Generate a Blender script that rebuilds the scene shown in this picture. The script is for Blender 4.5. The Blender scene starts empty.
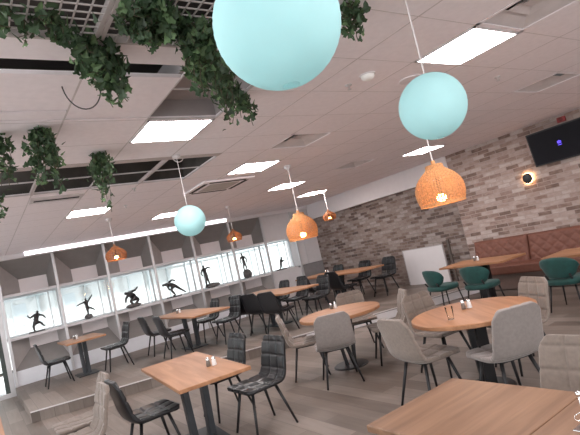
import bpy, bmesh, math, random
from mathutils import Vector, Matrix, noise
rnd = random.Random(7)
SC = bpy.context.scene
COL = SC.collection
PI = math.pi

# ------------------------------------------------------------------ camera
EYE = 1.60
YAW, PITCH, ROLL = math.radians(34.84), math.radians(4.0), math.radians(-12.95)
cam_d = bpy.data.cameras.new('camera')
cam = bpy.data.objects.new('camera', cam_d); COL.objects.link(cam)
fw = Vector((math.sin(YAW)*math.cos(PITCH), math.cos(YAW)*math.cos(PITCH), math.sin(PITCH)))
ri = Vector((math.cos(YAW), -math.sin(YAW), 0)); up = ri.cross(fw)
r2 = math.cos(ROLL)*ri + math.sin(ROLL)*up
u2 = -math.sin(ROLL)*ri + math.cos(ROLL)*up
M = Matrix((r2, u2, -fw)).transposed().to_4x4(); M.translation = Vector((0, 0, EYE))
cam.matrix_world = M
cam_d.sensor_width = 36; cam_d.lens = 36*473/580
cam_d.clip_start = .05; cam_d.clip_end = 200
SC.camera = cam

# ------------------------------------------------------------------ world, sun, exposure
SC.view_settings.view_transform = 'Standard'; SC.view_settings.look = 'None'
SC.view_settings.gamma = 1; SC.view_settings.use_curve_mapping = False
SC.view_settings.exposure = 1.2
W = bpy.data.worlds.new('sky'); SC.world = W; W.use_nodes = True
bg = W.node_tree.nodes['Background']; bg.inputs[0].default_value = (.88, .94, .97, 1); bg.inputs[1].default_value = 1.5
sd = bpy.data.lights.new('sun', 'SUN'); sd.energy = 3.2; sd.angle = math.radians(8); sd.color = (1, .98, .95)
sun = bpy.data.objects.new('sun', sd); COL.objects.link(sun); sun.location = (0, 5, 12)
sun.rotation_euler = Vector((-.25, 1, -1.1)).to_track_quat('-Z', 'Y').to_euler()
PANEL_POWER = 14
PANEL_COL = (1.0, .93, .92)

# ------------------------------------------------------------------ materials
MATS = {}
def _new(name):
    m = bpy.data.materials.new(name); m.use_nodes = True
    n = m.node_tree.nodes; l = m.node_tree.links
    return m, n, l, n['Principled BSDF']
def mat(name, col, rough=.6, metal=0, var=.08, scale=8, bump=0, bscale=60, spec=.5, stretch=(1, 1, 1), trans=0, emis=None, estr=0, alpha=1, sheen=0, transl=0):
    if name in MATS: return MATS[name]
    m, n, l, b = _new(name)
    tc = n.new('ShaderNodeTexCoord'); mp = n.new('ShaderNodeMapping'); mp.inputs['Scale'].default_value = stretch
    l.new(tc.outputs['Object'], mp.inputs['Vector'])
    nz = n.new('ShaderNodeTexNoise'); nz.inputs['Scale'].default_value = scale; nz.inputs['Detail'].default_value = 4
    l.new(mp.outputs[0], nz.inputs['Vector'])
    rp = n.new('ShaderNodeValToRGB')
    rp.color_ramp.elements[0].position = .3; rp.color_ramp.elements[1].position = .7
    rp.color_ramp.elements[0].color = tuple(max(0, c*(1-var)) for c in col[:3]) + (1,)
    rp.color_ramp.elements[1].color = tuple(min(1, c*(1+var)) for c in col[:3]) + (1,)
    l.new(nz.outputs['Fac'], rp.inputs['Fac']); l.new(rp.outputs[0], b.inputs['Base Color'])
    b.inputs['Roughness'].default_value = rough; b.inputs['Metallic'].default_value = metal
    b.inputs['Specular IOR Level'].default_value = spec
    if trans: b.inputs['Transmission Weight'].default_value = trans
    if sheen: b.inputs['Sheen Weight'].default_value = sheen
    if emis: b.inputs['Emission Color'].default_value = (*emis, 1); b.inputs['Emission Strength'].default_value = estr
    if bump:
        n2 = n.new('ShaderNodeTexNoise'); n2.inputs['Scale'].default_value = bscale
        l.new(mp.outputs[0], n2.inputs['Vector'])
        bp = n.new('ShaderNodeBump'); bp.inputs['Strength'].default_value = bump; bp.inputs['Distance'].default_value = .01
        l.new(n2.outputs['Fac'], bp.inputs['Height']); l.new(bp.outputs[0], b.inputs['Normal'])
    if transl:
        t = n.new('ShaderNodeBsdfTranslucent'); l.new(rp.outputs[0], t.inputs['Color'])
        mx = n.new('ShaderNodeMixShader'); mx.inputs[0].default_value = transl
        l.new(b.outputs[0], mx.inputs[1]); l.new(t.outputs[0], mx.inputs[2])
        l.new(mx.outputs[0], n['Material Output'].inputs['Surface'])
    MATS[name] = m
    return m
def emit(name, col, s):
    if name in MATS: return MATS[name]
    m, n, l, b = _new(name)
    b.inputs['Base Color'].default_value = (*col, 1)
    b.inputs['Emission Color'].default_value = (*col, 1); b.inputs['Emission Strength'].default_value = s
    MATS[name] = m; return m
def swz(n, l, order, scale):
    tc = n.new('ShaderNodeTexCoord'); s = n.new('ShaderNodeSeparateXYZ'); c = n.new('ShaderNodeCombineXYZ')
    l.new(tc.outputs['Object'], s.inputs[0])
    for i, a in enumerate(order): l.new(s.outputs[a], c.inputs[i])
    mp = n.new('ShaderNodeMapping'); mp.inputs['Scale'].default_value = scale; l.new(c.outputs[0], mp.inputs['Vector'])
    return mp
def brickmat(name, order, bw, bh, mortar, ramp, mcol, rough=.85, bump=.6, nscale=3, grain=None, squash=1, off=.5, msmooth=.1):
    m, n, l, b = _new(name)
    mp = swz(n, l, order, (1, 1, 1))
    br = n.new('ShaderNodeTexBrick'); br.offset = off
    br.inputs['Color1'].default_value = (0, 0, 0, 1); br.inputs['Color2'].default_value = (1, 1, 1, 1); br.inputs['Mortar'].default_value = (.5, .5, .5, 1)
    br.inputs['Scale'].default_value = 1; br.inputs['Brick Width'].default_value = bw; br.inputs['Row Height'].default_value = bh
    br.inputs['Mortar Size'].default_value = mortar; br.inputs['Mortar Smooth'].default_value = msmooth; br.inputs['Bias'].default_value = 0
    l.new(mp.outputs[0], br.inputs['Vector'])
    nz = n.new('ShaderNodeTexNoise'); nz.inputs['Scale'].default_value = nscale; nz.inputs['Detail'].default_value = 6
    mp2 = n.new('ShaderNodeMapping'); mp2.inputs['Scale'].default_value = grain or (1, 1, 1); l.new(mp.outputs[0], mp2.inputs['Vector'])
    l.new(mp2.outputs[0], nz.inputs['Vector'])
    ad = n.new('ShaderNodeMath'); ad.operation = 'MULTIPLY_ADD'; ad.inputs[1].default_value = .9; 
    sb = n.new('ShaderNodeMath'); sb.operation = 'SUBTRACT'; sb.inputs[1].default_value = .5
    sp = n.new('ShaderNodeSeparateColor'); l.new(br.outputs['Color'], sp.inputs[0])
    l.new(nz.outputs['Fac'], sb.inputs[0]); l.new(sb.outputs[0], ad.inputs[0]); l.new(sp.outputs[0], ad.inputs[2])
    rp = n.new('ShaderNodeValToRGB'); el = rp.color_ramp.elements
    el[0].position, el[0].color = ramp[0][0], (*ramp[0][1], 1); el[1].position, el[1].color = ramp[-1][0], (*ramp[-1][1], 1)
    for p, c in ramp[1:-1]: e = el.new(p); e.color = (*c, 1)
    l.new(ad.outputs[0], rp.inputs[0])
    mx = n.new('ShaderNodeMix'); mx.data_type = 'RGBA'; mx.inputs[7].default_value = (*mcol, 1)
    l.new(br.outputs['Fac'], mx.inputs[0]); l.new(rp.outputs[0], mx.inputs[6]); l.new(mx.outputs[2], b.inputs['Base Color'])
    b.inputs['Roughness'].default_value = rough
    if bump:
        iv = n.new('ShaderNodeMath'); iv.operation = 'MULTIPLY_ADD'; iv.inputs[1].default_value = -1; l.new(br.outputs['Fac'], iv.inputs[0]); 
        l.new(nz.outputs['Fac'], iv.inputs[2])
        bp = n.new('ShaderNodeBump'); bp.inputs['Strength'].default_value = bump; bp.inputs['Distance'].default_value = .012
        l.new(iv.outputs[0], bp.inputs['Height']); l.new(bp.outputs[0], b.inputs['Normal'])
    MATS[name] = m; return m
def woodmat(name, dark, light, rough=.45, axis=1):
    m, n, l, b = _new(name)
    tc = n.new('ShaderNodeTexCoord'); mp = n.new('ShaderNodeMapping')
    sc = [14, 14, 14]; sc[axis] = 1.2; mp.inputs['Scale'].default_value = sc
    l.new(tc.outputs['Object'], mp.inputs['Vector'])
    nz = n.new('ShaderNodeTexNoise'); nz.inputs['Scale'].default_value = 1; nz.inputs['Detail'].default_value = 8; nz.inputs['Distortion'].default_value = .6
    l.new(mp.outputs[0], nz.inputs['Vector'])
    rp = n.new('ShaderNodeValToRGB'); rp.color_ramp.elements[0].position = .3; rp.color_ramp.elements[1].position = .68
    rp.color_ramp.elements[0].color = (*dark, 1); rp.color_ramp.elements[1].color = (*light, 1)
    l.new(nz.outputs['Fac'], rp.inputs[0]); l.new(rp.outputs[0], b.inputs['Base Color'])
    b.inputs['Roughness'].default_value = rough; b.inputs['Specular IOR Level'].default_value = .35
    MATS[name] = m; return m

CEIL = mat('ceiling_tile', (.88, .82, .845), .9, var=.03, scale=20)
TBAR = mat('ceiling_bar', (.60, .55, .55), .5)
VOID = mat('dark_void', (.035, .03, .028), .9)
WHITE = mat('white_paint', (.66, .63, .64), .6, var=.02)
FASC = mat('fascia_paint', (.74, .70, .71), .6, var=.02)
PLAIN = mat('plain_wall', (.52, .47, .46), .8, var=.03)
GREY_SHADED = mat('grey_panel_shaded', (.25, .233, .225), .8, var=.04)  # niche facets turned from the light: their shade is put into the colour
GREY_LIT = mat('grey_panel_lit', (.44, .41, .40), .8, var=.04)  # lighter tone of the niche grey, painted for facets that catch light
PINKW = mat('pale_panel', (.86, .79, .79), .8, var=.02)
DADO = mat('dado_panel', (.74, .75, .79), .6, var=.02)
SILVER = mat('silver_metal', (.62, .61, .62), .4, metal=.6, var=.03)
BLACKM = mat('black_metal', (.022, .022, .024), .45, metal=.3)
GREYM = mat('graphite_metal', (.05, .055, .062), .5, metal=.3)
CHROME = mat('chrome', (.8, .8, .8), .12, metal=1, var=.02)
GLASS = mat('clear_glass', (.95, .98, .98), .03, var=0, trans=1)
TAUPE = mat('taupe_fabric', (.215, .172, .145), .9, var=.1, scale=40, bump=.15, bscale=300, sheen=.3)
TAUPEG = mat('grey_taupe_fabric', (.235, .205, .192), .9, var=.08, scale=40, bump=.15, bscale=300, sheen=.3)
BLACKL = mat('black_leather', (.019, .019, .021), .30, var=.12, scale=10, spec=.4)
GREENV = mat('green_velvet', (.006, .058, .052), .7, var=.25, scale=12, sheen=.15)
TAN = mat('brown_leather', (.17, .064, .042), .6, var=.12, scale=14, bump=.1, bscale=120)
TANPLAIN = mat('brown_leather_base', (.13, .085, .07), .6, var=.1)
WOODO = woodmat('orange_oak', (.29, .135, .065), (.44, .225, .12))
WOODX = woodmat('oak_grain_across', (.29, .135, .065), (.44, .225, .12), axis=0)
WOODB = woodmat('brown_oak', (.17, .092, .054), (.29, .168, .102), axis=0)
FLOOR = brickmat('plank_floor', 'YXZ', 1.25, .19, .0025, [(0, (.13, .103, .086)), (.35, (.165, .132, .112)), (.65, (.19, .155, .132)), (1, (.235, .195, .17))], (.11, .09, .08), rough=.5, bump=.08, nscale=4, grain=(.5, 6, 1), off=.37)
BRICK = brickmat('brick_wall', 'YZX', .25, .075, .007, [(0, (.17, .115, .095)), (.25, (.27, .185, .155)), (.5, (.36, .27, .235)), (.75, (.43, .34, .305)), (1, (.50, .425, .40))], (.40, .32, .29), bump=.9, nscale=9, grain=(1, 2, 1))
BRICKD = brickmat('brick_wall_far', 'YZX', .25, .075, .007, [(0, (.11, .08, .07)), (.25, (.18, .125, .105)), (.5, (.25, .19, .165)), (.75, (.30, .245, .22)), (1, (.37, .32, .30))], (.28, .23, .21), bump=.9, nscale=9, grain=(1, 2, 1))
AQUA = mat('aqua_paper', (.60, .90, .92), .8, var=.02, transl=.45)
WICKER = mat('wicker', (.72, .38, .165), .7, var=.25, scale=60, transl=.3)
WICKERD = mat('smoked_wicker', (.34, .14, .06), .7, var=.25, scale=60, transl=.3)
CORD = mat('white_cord', (.7, .66, .65), .6)
LEAF = mat('ivy_leaf', (.045, .085, .04), .55, var=.5, scale=9, transl=.25)
LEAFL = mat('ivy_leaf_young', (.12, .20, .09), .55, var=.4, scale=9, transl=.3)
STEM = mat('ivy_stem', (.07, .06, .035), .8)
BRONZE = mat('dark_bronze', (.055, .05, .05), .5, metal=.4, var=.2)
STONE = mat('dark_stone', (.12, .11, .11), .85, var=.25, scale=12)
PANEL = emit('light_panel', PANEL_COL, PANEL_POWER)
STRIPL = emit('light_strip', (1.0, .95, 1.0), 2.2)
BULB = emit('warm_bulb', (1.0, .50, .16), 26)
HALO = emit('warm_ring', (1.0, .62, .30), 9)
FACADE = mat('outside_wall', (.46, .48, .475), .8, var=.02)
FACADEW = mat('outside_window', (.36, .41, .43), .4, var=.1)
FACADEL = mat('outside_line', (.36, .40, .41), .6)
GROUND = mat('outside_ground', (.62, .60, .60), .9)
TVM = mat('tv_screen', (.008, .008, .012), .5, spec=.15)
TVLOGO = emit('tv_logo', (.10, .06, .8), .5)
RED = mat('red_plastic', (.35, .05, .05), .5)
TILEP = mat('pepper_glass', (.16, .13, .11), .3)
SALT = mat('salt_glass', (.75, .73, .72), .3)

# ------------------------------------------------------------------ mesh helpers
def nb(): return bmesh.new()
def box(bm, c, s, rot=None, mi=0):
    M_ = Matrix.Translation(c)
    if rot is not None: M_ = M_ @ rot
    vs = []
    for x in (-.5, .5):
        for y in (-.5, .5):
            for z in (-.5, .5): vs.append(bm.verts.new(M_ @ Vector((x*s[0], y*s[1], z*s[2]))))
    for f in ((0, 1, 3, 2), (4, 6, 7, 5), (0, 4, 5, 1), (2, 3, 7, 6), (0, 2, 6, 4), (1, 5, 7, 3)):
        bm.faces.new([vs[i] for i in f]).material_index = mi
def bx(bm, x0, x1, y0, y1, z0, z1, mi=0): box(bm, ((x0+x1)/2, (y0+y1)/2, (z0+z1)/2), (x1-x0, y1-y0, z1-z0), mi=mi)
def quad(bm, pts, mi=0):
    f = bm.faces.new([bm.verts.new(p) for p in pts]); f.material_index = mi; return f
def tube(bm, pts, rad, n=10, cap=True, mi=0):
    pts = [Vector(p) for p in pts]
    if not hasattr(rad, '__len__'): rad = [rad]*len(pts)
    rings = []
    for i, p in enumerate(pts):
        d = (pts[min(i+1, len(pts)-1)] - pts[max(i-1, 0)]).normalized()
        a = d.orthogonal().normalized() if i == 0 else (a - d*a.dot(d)).normalized()
        b = d.cross(a)
        rings.append([bm.verts.new(p + rad[i]*(math.cos(t)*a + math.sin(t)*b)) for t in [2*PI*k/n for k in range(n)]])
    for A, B in zip(rings, rings[1:]):
        for k in range(n): bm.faces.new((A[k], A[(k+1) % n], B[(k+1) % n], B[k])).material_index = mi
    if cap: bm.faces.new(rings[0][::-1]).material_index = mi; bm.faces.new(rings[-1]).material_index = mi
def lathe(bm, prof, n=32, c=(0, 0, 0), mi=0, cap=True):
    c = Vector(c); rings = []
    for r, z in prof:
        if r < 1e-6: rings.append([bm.verts.new(c+Vector((0, 0, z)))])
        else: rings.append([bm.verts.new(c+Vector((r*math.cos(2*PI*k/n), r*math.sin(2*PI*k/n), z))) for k in range(n)])
    for A, B in zip(rings, rings[1:]):
        if len(A) == 1 and len(B) == 1: continue
        for k in range(n):
            k2 = (k+1) % n
            if len(A) == 1: f = bm.faces.new((A[0], B[k2], B[k]))
            elif len(B) == 1: f = bm.faces.new((A[k], A[k2], B[0]))
            else: f = bm.faces.new((A[k], A[k2], B[k2], B[k]))
            f.material_index = mi
    if cap:
        for R, rev in ((rings[0], True), (rings[-1], False)):
            if len(R) > 1: bm.faces.new(R[::-1] if rev else R).material_index = mi
def prism(bm, poly, z0, z1, mi=0):
    a = [bm.verts.new((x, y, z0)) for x, y in poly]; b = [bm.verts.new((x, y, z1)) for x, y in poly]
    n = len(poly)
    bm.faces.new(a[::-1]).material_index = mi; bm.faces.new(b).material_index = mi
    for k in range(n): bm.faces.new((a[k], a[(k+1) % n], b[(k+1) % n], b[k])).material_index = mi
def obj(name, bm, mats, parent=None, smooth=False, bevel=0, label=None, loc=None, normals=True):
    if normals: bmesh.ops.recalc_face_normals(bm, faces=bm.faces)
    me = bpy.data.meshes.new(name); bm.to_mesh(me); bm.free()
    for m in (mats if isinstance(mats, (list, tuple)) else [mats]): me.materials.append(m)
    if smooth:
        for p in me.polygons: p.use_smooth = True
    o = bpy.data.objects.new(name, me); COL.objects.link(o)
    if bevel:
        md = o.modifiers.new('bevel', 'BEVEL'); md.width = bevel; md.segments = 2; md.limit_method = 'ANGLE'; md.angle_limit = .6
    if parent: o.parent = parent
    if loc: o.location = loc
    if label: o['label'] = label
    return o
def tag(o, label, cat, group=None, kind=None):
    o['label'] = label; o['category'] = cat
    if group: o['group'] = group
    if kind: o['kind'] = kind
    return o
def thing(name, label, cat, loc=(0, 0, 0), rz=0, group=None):
    o = bpy.data.objects.new(name, None); COL.objects.link(o); o.empty_display_size = .1
    o.location = loc; o.rotation_euler = (0, 0, rz)
    return tag(o, label, cat, group)
def struct(name, bm, m, parent=None, **k):
    o = obj(name, bm, m, parent, **k)
    if not parent: o['kind'] = 'structure'
    return o
def kids(o): return list(o.children)
def dup(src, label, loc, rz=0, group=None):
    r = src.copy(); COL.objects.link(r); r.location = loc; r.rotation_euler = (0, 0, rz); r['label'] = label
    if group: r['group'] = group
    for ch in kids(src):
        c = ch.copy(); COL.objects.link(c); c.parent = r
        for g in kids(ch):
            d = g.copy(); COL.objects.link(d); d.parent = c
    return r
def face(dx, dy): return math.atan2(-dx, dy)

# ------------------------------------------------------------------ the room
ZC = 2.84
XR, XR2, YW = 8.65, 8.80, 11.5
XL, YB = -3.0, -3.0
PZ = .16
# floor
bm = nb(); bx(bm, XL-.2, XR2+.2, YB-.2, YW+.8, -.2, 0); struct('floor', bm, FLOOR)
# raised platform: left edge along Y, slanted front nosing
EDGE = [(0.46, 8.27), (1.31, 7.98), (4.19, 7.06), (6.33, 6.36), (7.4, 5.99), (XR-.01, 5.6)]
poly = EDGE + [(XR-.01, YW), (0.46, YW)]
bm = nb(); prism(bm, poly, .001, PZ); struct('floor_raised', bm, FLOOR)
bm = nb()
for (x0, y0), (x1, y1) in zip(EDGE, EDGE[1:]):
    d = Vector((x1-x0, y1-y0, 0)); L = d.length; a = math.atan2(d.y, d.x); nrm = Vector((d.y, -d.x, 0)).normalized()
    box(bm, Vector(((x0+x1)/2, (y0+y1)/2, PZ-.005)) + nrm*.004, (L, .03, .014), Matrix.Rotation(a, 4, 'Z'))
struct('trim_1', bm, mat('nosing_metal', (.66, .62, .62), .35, metal=.3))
# riser: white boards to the right of the nosing
bm = nb()
x0, y0 = 4.6, 6.925; x1, y1 = 8.2, 5.73
d = Vector((x1-x0, y1-y0, 0)); nrm = Vector((d.y, -d.x, 0)).normalized()
box(bm, Vector(((x0+x1)/2, (y0+y1)/2, .072)) + nrm*.012, (d.length, .012, .13), Matrix.Rotation(math.atan2(d.y, d.x), 4, 'Z'))
struct('trim_2', bm, WHITE)
# walls
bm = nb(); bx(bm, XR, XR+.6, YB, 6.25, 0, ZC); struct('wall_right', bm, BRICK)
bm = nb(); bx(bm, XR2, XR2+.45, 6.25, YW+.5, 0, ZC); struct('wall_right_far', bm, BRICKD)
bm = nb(); bx(bm, XR-.03, XR2-.001, 6.25, YW-.06, 2.40, ZC-.001); struct('trim_3', bm, FASC)   # white downstand over the far brick
bm = nb()
bx(bm, XL-.15, XL, YB, YW+.5, 0, .25); bx(bm, XL-.15, XL, YB, YW+.5, 2.6, ZC)
for k in range(8): y = YB+14.5*k/7; bx(bm, XL-.15, XL, max(YB, y-.08), min(YW+.5, y+.08), .25, 2.6)
struct('wall_left', bm, PLAIN)   # out of view; unglazed openings added to let daylight onto the ceiling
bm = nb()
bx(bm, XL, XR, YB-.15, YB, 0, .9); bx(bm, XL, XR, YB-.15, YB, 2.5, ZC)
for k in range(7): x = XL+11.65*k/6; bx(bm, max(XL, x-.12), min(XR, x+.12), YB-.15, YB, .9, 2.5)
struct('wall_back', bm, PLAIN)   # unseen, behind the camera; open bays added to brighten niches and ceiling

# ceiling: a grid of tiles with a few open cells
XP, YP = .6, .575
XG = [.70 + XP*k for k in range(-7, 15)]; XG = [XL] + [x for x in XG if XL < x < XR2] + [XR2+.4]
YG = [1.74 + YP*k for k in range(-9, 18)]; YG = [YB] + [y for y in YG if YB < y < YW-.2] + [YW+.4]
def inr(x, y, x0, x1, y0, y1): return x0 < x < x1 and y0 < y < y1
MESHC = lambda x, y: inr(x, y, -.5, 1.29, 1.16, 2.32)                 # wire mesh trays
VOIDC = lambda x, y: inr(x, y, -1.1, 2.49, 4.62, 5.76)                # open void with services
SLOTC = lambda x, y: inr(x, y, -1.1, 1.55, 2.53, 2.70)
RECC = lambda x, y: inr(x, y, 1.3, 1.89, 2.32, 3.46)
VENTS = [(3.1, 4.04), (5.5, 5.765), (5.5, 2.315), (3.1, 1.165)]
VENTC = lambda x, y: any(inr(x, y, a, a+.6, b, b+.575) for a, b in VENTS)
GAPC = lambda x, y: inr(x, y, -1.1, .69, 3.235, 3.265) or inr(x, y, -1.1, 1.29, 3.40, 3.425)
xs = sorted(set(XG + [1.55])); ys = sorted(set(YG + [2.53, 2.70, 3.235, 3.265, 3.40, 3.425]))
bm = nb()
for a, b in zip(xs, xs[1:]):
    for c, d in zip(ys, ys[1:]):
        mx, my = (a+b)/2, (c+d)/2
        if MESHC(mx, my) or VOIDC(mx, my) or SLOTC(mx, my) or GAPC(mx, my): continue
        if RECC(mx, my) or VENTC(mx, my): continue
        bx(bm, a, b, c, d, ZC, ZC+.025)
bmesh.ops.remove_doubles(bm, verts=bm.verts, dist=.0005)
struct('ceiling', bm, CEIL)
bm = nb()
bx(bm, 1.28, 1.92, 2.30, 3.48, ZC+.16, ZC+.18)
for q in ((1.28, 1.30, 2.30, 3.48), (1.90, 1.92, 2.30, 3.48), (1.30, 1.90, 2.30, 2.32), (1.30, 1.90, 3.46, 3.48)): bx(bm, *q, ZC+.025, ZC+.16)
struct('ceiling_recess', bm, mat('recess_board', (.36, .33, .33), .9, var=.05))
bm = nb(); bx(bm, XL-.2, XR2+.6, YB-.2, YW+.6, 3.42, 3.6); struct('ceiling_slab', bm, mat('plenum_slab', (.07, .06, .055), .9, var=.2, scale=3))
bm = nb()   # sides of the open void
bx(bm, -1.12, -1.1, 4.6, 5.78, ZC+.026, 3.42); bx(bm, 2.50, 2.52, 4.6, 5.78, ZC+.026, 3.42)
bx(bm, -1.1, 2.5, 5.77, 5.79, ZC+.026, 3.42); bx(bm, -1.1, 2.5, 4.59, 4.61, ZC+.026, 3.42)
struct('ceiling_void', bm, mat('void_board', (.06, .055, .05), .9, var=.3, scale=4))
# grid bars
bm = nb()
for x in XG[1:-1]: bx(bm, x-.006, x+.006, YB, YW, ZC-.001, ZC+.012)
for y in YG[1:-1]:
    bx(bm, 1.30 if (2.3 < y < 3.4) else XL, XR, y-.003, y+.003, ZC-.001, ZC+.012)
struct('trim_4', bm, TBAR)
# light bars crossing the void
bm = nb()
for x in (.70, 1.90): bx(bm, x-.014, x+.014, 4.6, 5.78, ZC-.005, ZC+.03)
bx(bm, -1.1, 2.5, 4.60, 4.70, ZC-.006, ZC+.02)
struct('trim_5', bm, mat('pale_bar', (.50, .43, .42), .5))

# ---- window wall: bays between slim posts
POST = [.50, 1.57, 2.64, 3.72, 4.81, 5.91, 6.95]
ZB, ZS, ZH, ZT = .46, 1.13, 1.98, 2.74       # niche bottom, sill, head, niche top
YN = YW + .42                               # depth of the niches
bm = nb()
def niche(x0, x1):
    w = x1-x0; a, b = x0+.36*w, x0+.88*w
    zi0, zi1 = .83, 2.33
    # upper half: 0 grey with painted shade, 1 lit-side grey, 2 pale
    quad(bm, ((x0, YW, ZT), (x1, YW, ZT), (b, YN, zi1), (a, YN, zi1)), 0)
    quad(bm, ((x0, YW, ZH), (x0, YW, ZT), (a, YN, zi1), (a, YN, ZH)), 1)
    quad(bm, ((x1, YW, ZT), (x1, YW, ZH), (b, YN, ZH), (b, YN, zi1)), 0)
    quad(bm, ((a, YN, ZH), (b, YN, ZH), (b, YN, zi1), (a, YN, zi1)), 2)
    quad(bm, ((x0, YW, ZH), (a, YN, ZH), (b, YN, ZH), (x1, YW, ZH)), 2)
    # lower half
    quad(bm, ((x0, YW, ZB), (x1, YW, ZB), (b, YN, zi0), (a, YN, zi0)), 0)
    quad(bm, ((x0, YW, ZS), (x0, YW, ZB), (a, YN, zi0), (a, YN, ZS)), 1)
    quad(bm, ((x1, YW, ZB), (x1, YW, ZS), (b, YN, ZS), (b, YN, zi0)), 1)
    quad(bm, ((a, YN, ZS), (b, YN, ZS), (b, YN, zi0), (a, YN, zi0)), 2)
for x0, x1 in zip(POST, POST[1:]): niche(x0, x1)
struct('wall_window_niches', bm, [GREY_SHADED, GREY_LIT, PINKW])
bm = nb()
bx(bm, .46, POST[-1], YW-.02, YW+.02, PZ, ZB)                  # dado under the niches
struct('baseboard_window', bm, DADO)
bm = nb(); bx(bm, .46, 7.9, YW-.01, YN, ZS-.05, ZS); struct('trim_6', bm, WHITE)      # sill ledge
bm = nb(); bx(bm, .46, 7.9, YW-.015, YW+.03, ZH-.005, ZH+.045); struct('trim_7', bm, WHITE)   # window head
bm = nb(); bx(bm, XL, XR-.03, YW-.12, YN+.1, ZT, ZC-.001); struct('trim_8', bm, FASC)       # fascia over the windows
# white panelled wall to the far corner, with a grey dado
bm = nb()
bx(bm, POST[-1], 8.0, YW, YN+.1, PZ, ZS-.05); bx(bm, POST[-1], 8.0, YW, YN+.1, ZH+.05, ZT)
bx(bm, 8.0, XR2-.01, YW-.03, YN+.1, 1.13, ZT)
struct('wall_window_end', bm, WHITE)
bm = nb(); bx(bm, 8.0, XR2-.01, YW-.05, YN+.1, PZ, 1.12); struct('wall_window_dado', bm, mat('grey_dado', (.25, .235, .24), .7))
bm = nb()
for x in (8.0, 8.28): bx(bm, x-.01, x+.01, YW-.042, YW-.031, 1.13, ZT)
struct('trim_9', bm, SILVER)
for i, x in enumerate(POST + [8.0]):
    bm = nb(); bx(bm, x-.027, x+.027, YW-.07, YW-.015, PZ if x > .49 else 0, ZT+.02)
    struct('trim_%d' % (10+i), bm, SILVER, bevel=.004)
# glazed bays
for i, (x0, x1) in enumerate(zip(POST, POST[1:] + [8.0])):
    bm = nb(); yg = YN-.06
    bx(bm, x0+.02, x1-.02, yg-.02, yg+.02, ZS, ZS+.03); bx(bm, x0+.02, x1-.02, yg-.02, yg+.02, ZH-.04, ZH-.005)
    bx(bm, x0-.02, x0+.02, yg-.02, yg+.02, ZS, ZH-.005)
    if i == len(POST)-1: bx(bm, x1-.02, x1+.02, yg-.02, yg+.02, ZS, ZH-.005)
    bx(bm, x0+.83*(x1-x0), x0+.83*(x1-x0)+.02, yg-.015, yg+.015, ZS+.03, ZH-.04)
    w = struct('window_%d' % (i+1), bm, mat('window_frame', (.62, .66, .68), .5))
    bm = nb(); bx(bm, x0+.02, x1-.02, yg-.004, yg+.004, ZS+.03, ZH-.04); obj('pane', bm, GLASS, w)
# glass door at the left end of the window wall
bm = nb()
bx(bm, XL, -.75, YW, YW+.2, 0, ZT)
bx(bm, -.75, .43, YW, YW+.2, 2.3, ZT)
struct('wall_window_left', bm, PLAIN)
bm = nb()
for x0, x1 in ((-.75, -.69), (.37, .46)): bx(bm, x0, x1, YW-.03, YW+.05, 0, 2.3)
bx(bm, -.69, .37, YW-.03, YW+.05, 2.2, 2.3); bx(bm, -.69, .37, YW-.03, YW+.05, 0, .09)
dr = struct('door_1', bm, SILVER)
bm = nb(); bx(bm, -.69, .37, YW, YW+.012, .09, 2.2); obj('pane', bm, GLASS, dr)
bm = nb(); tube(bm, [(.2, YW-.07, .9), (.2, YW-.07, 1.3)], .014); box(bm, (.2, YW-.05, .92), (.02, .05, .02)); box(bm, (.2, YW-.05, 1.28), (.02, .05, .02)); obj('door_handle', bm, CHROME, dr)
bm = nb(); bx(bm, .29, .37, YW-.028, YW-.001, .09, 2.2); obj('door_stile', bm, mat('dark_green_frame', (.05, .065, .06), .5), dr)

# outside: pale building across the way
bm = nb(); bx(bm, -30, 40, YW+.9, 40, -.3, -.21); bx(bm, -30, XL-.21, -20, YW+.9, -.3, -.21); bx(bm, XL-.21, 40, -20, YB-.21, -.3, -.21); struct('ground_outside', bm, GROUND)
t = thing('building', 'pale building with tall pilasters seen through the windows', 'building', (12, 18, -.1))
bm = nb(); bx(bm, -28, 26, 0, 3, 0, 7); obj('wall', bm, FACADE, t)
bm = nb()
for k in range(60): bx(bm, -20+.75*k, -20+.75*k+.07, -.06, 0, 0, 7)
bx(bm, -28, 26, -.08, 0, 2.15, 2.3)
obj('pilaster', bm, FACADEL, t)
for k in range(9):
    x = -15.5 + 1.5*k
    if k > 4: continue
    bm = nb(); bx(bm, x, x+.42, -.03, 0, 1.3, 2.0); obj('window', bm, FACADEW, t)
bm = nb(); bx(bm, -17, -5.4, -.9, 0, 2.55, 2.75); obj('canopy', bm, FACADEL, t)

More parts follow.
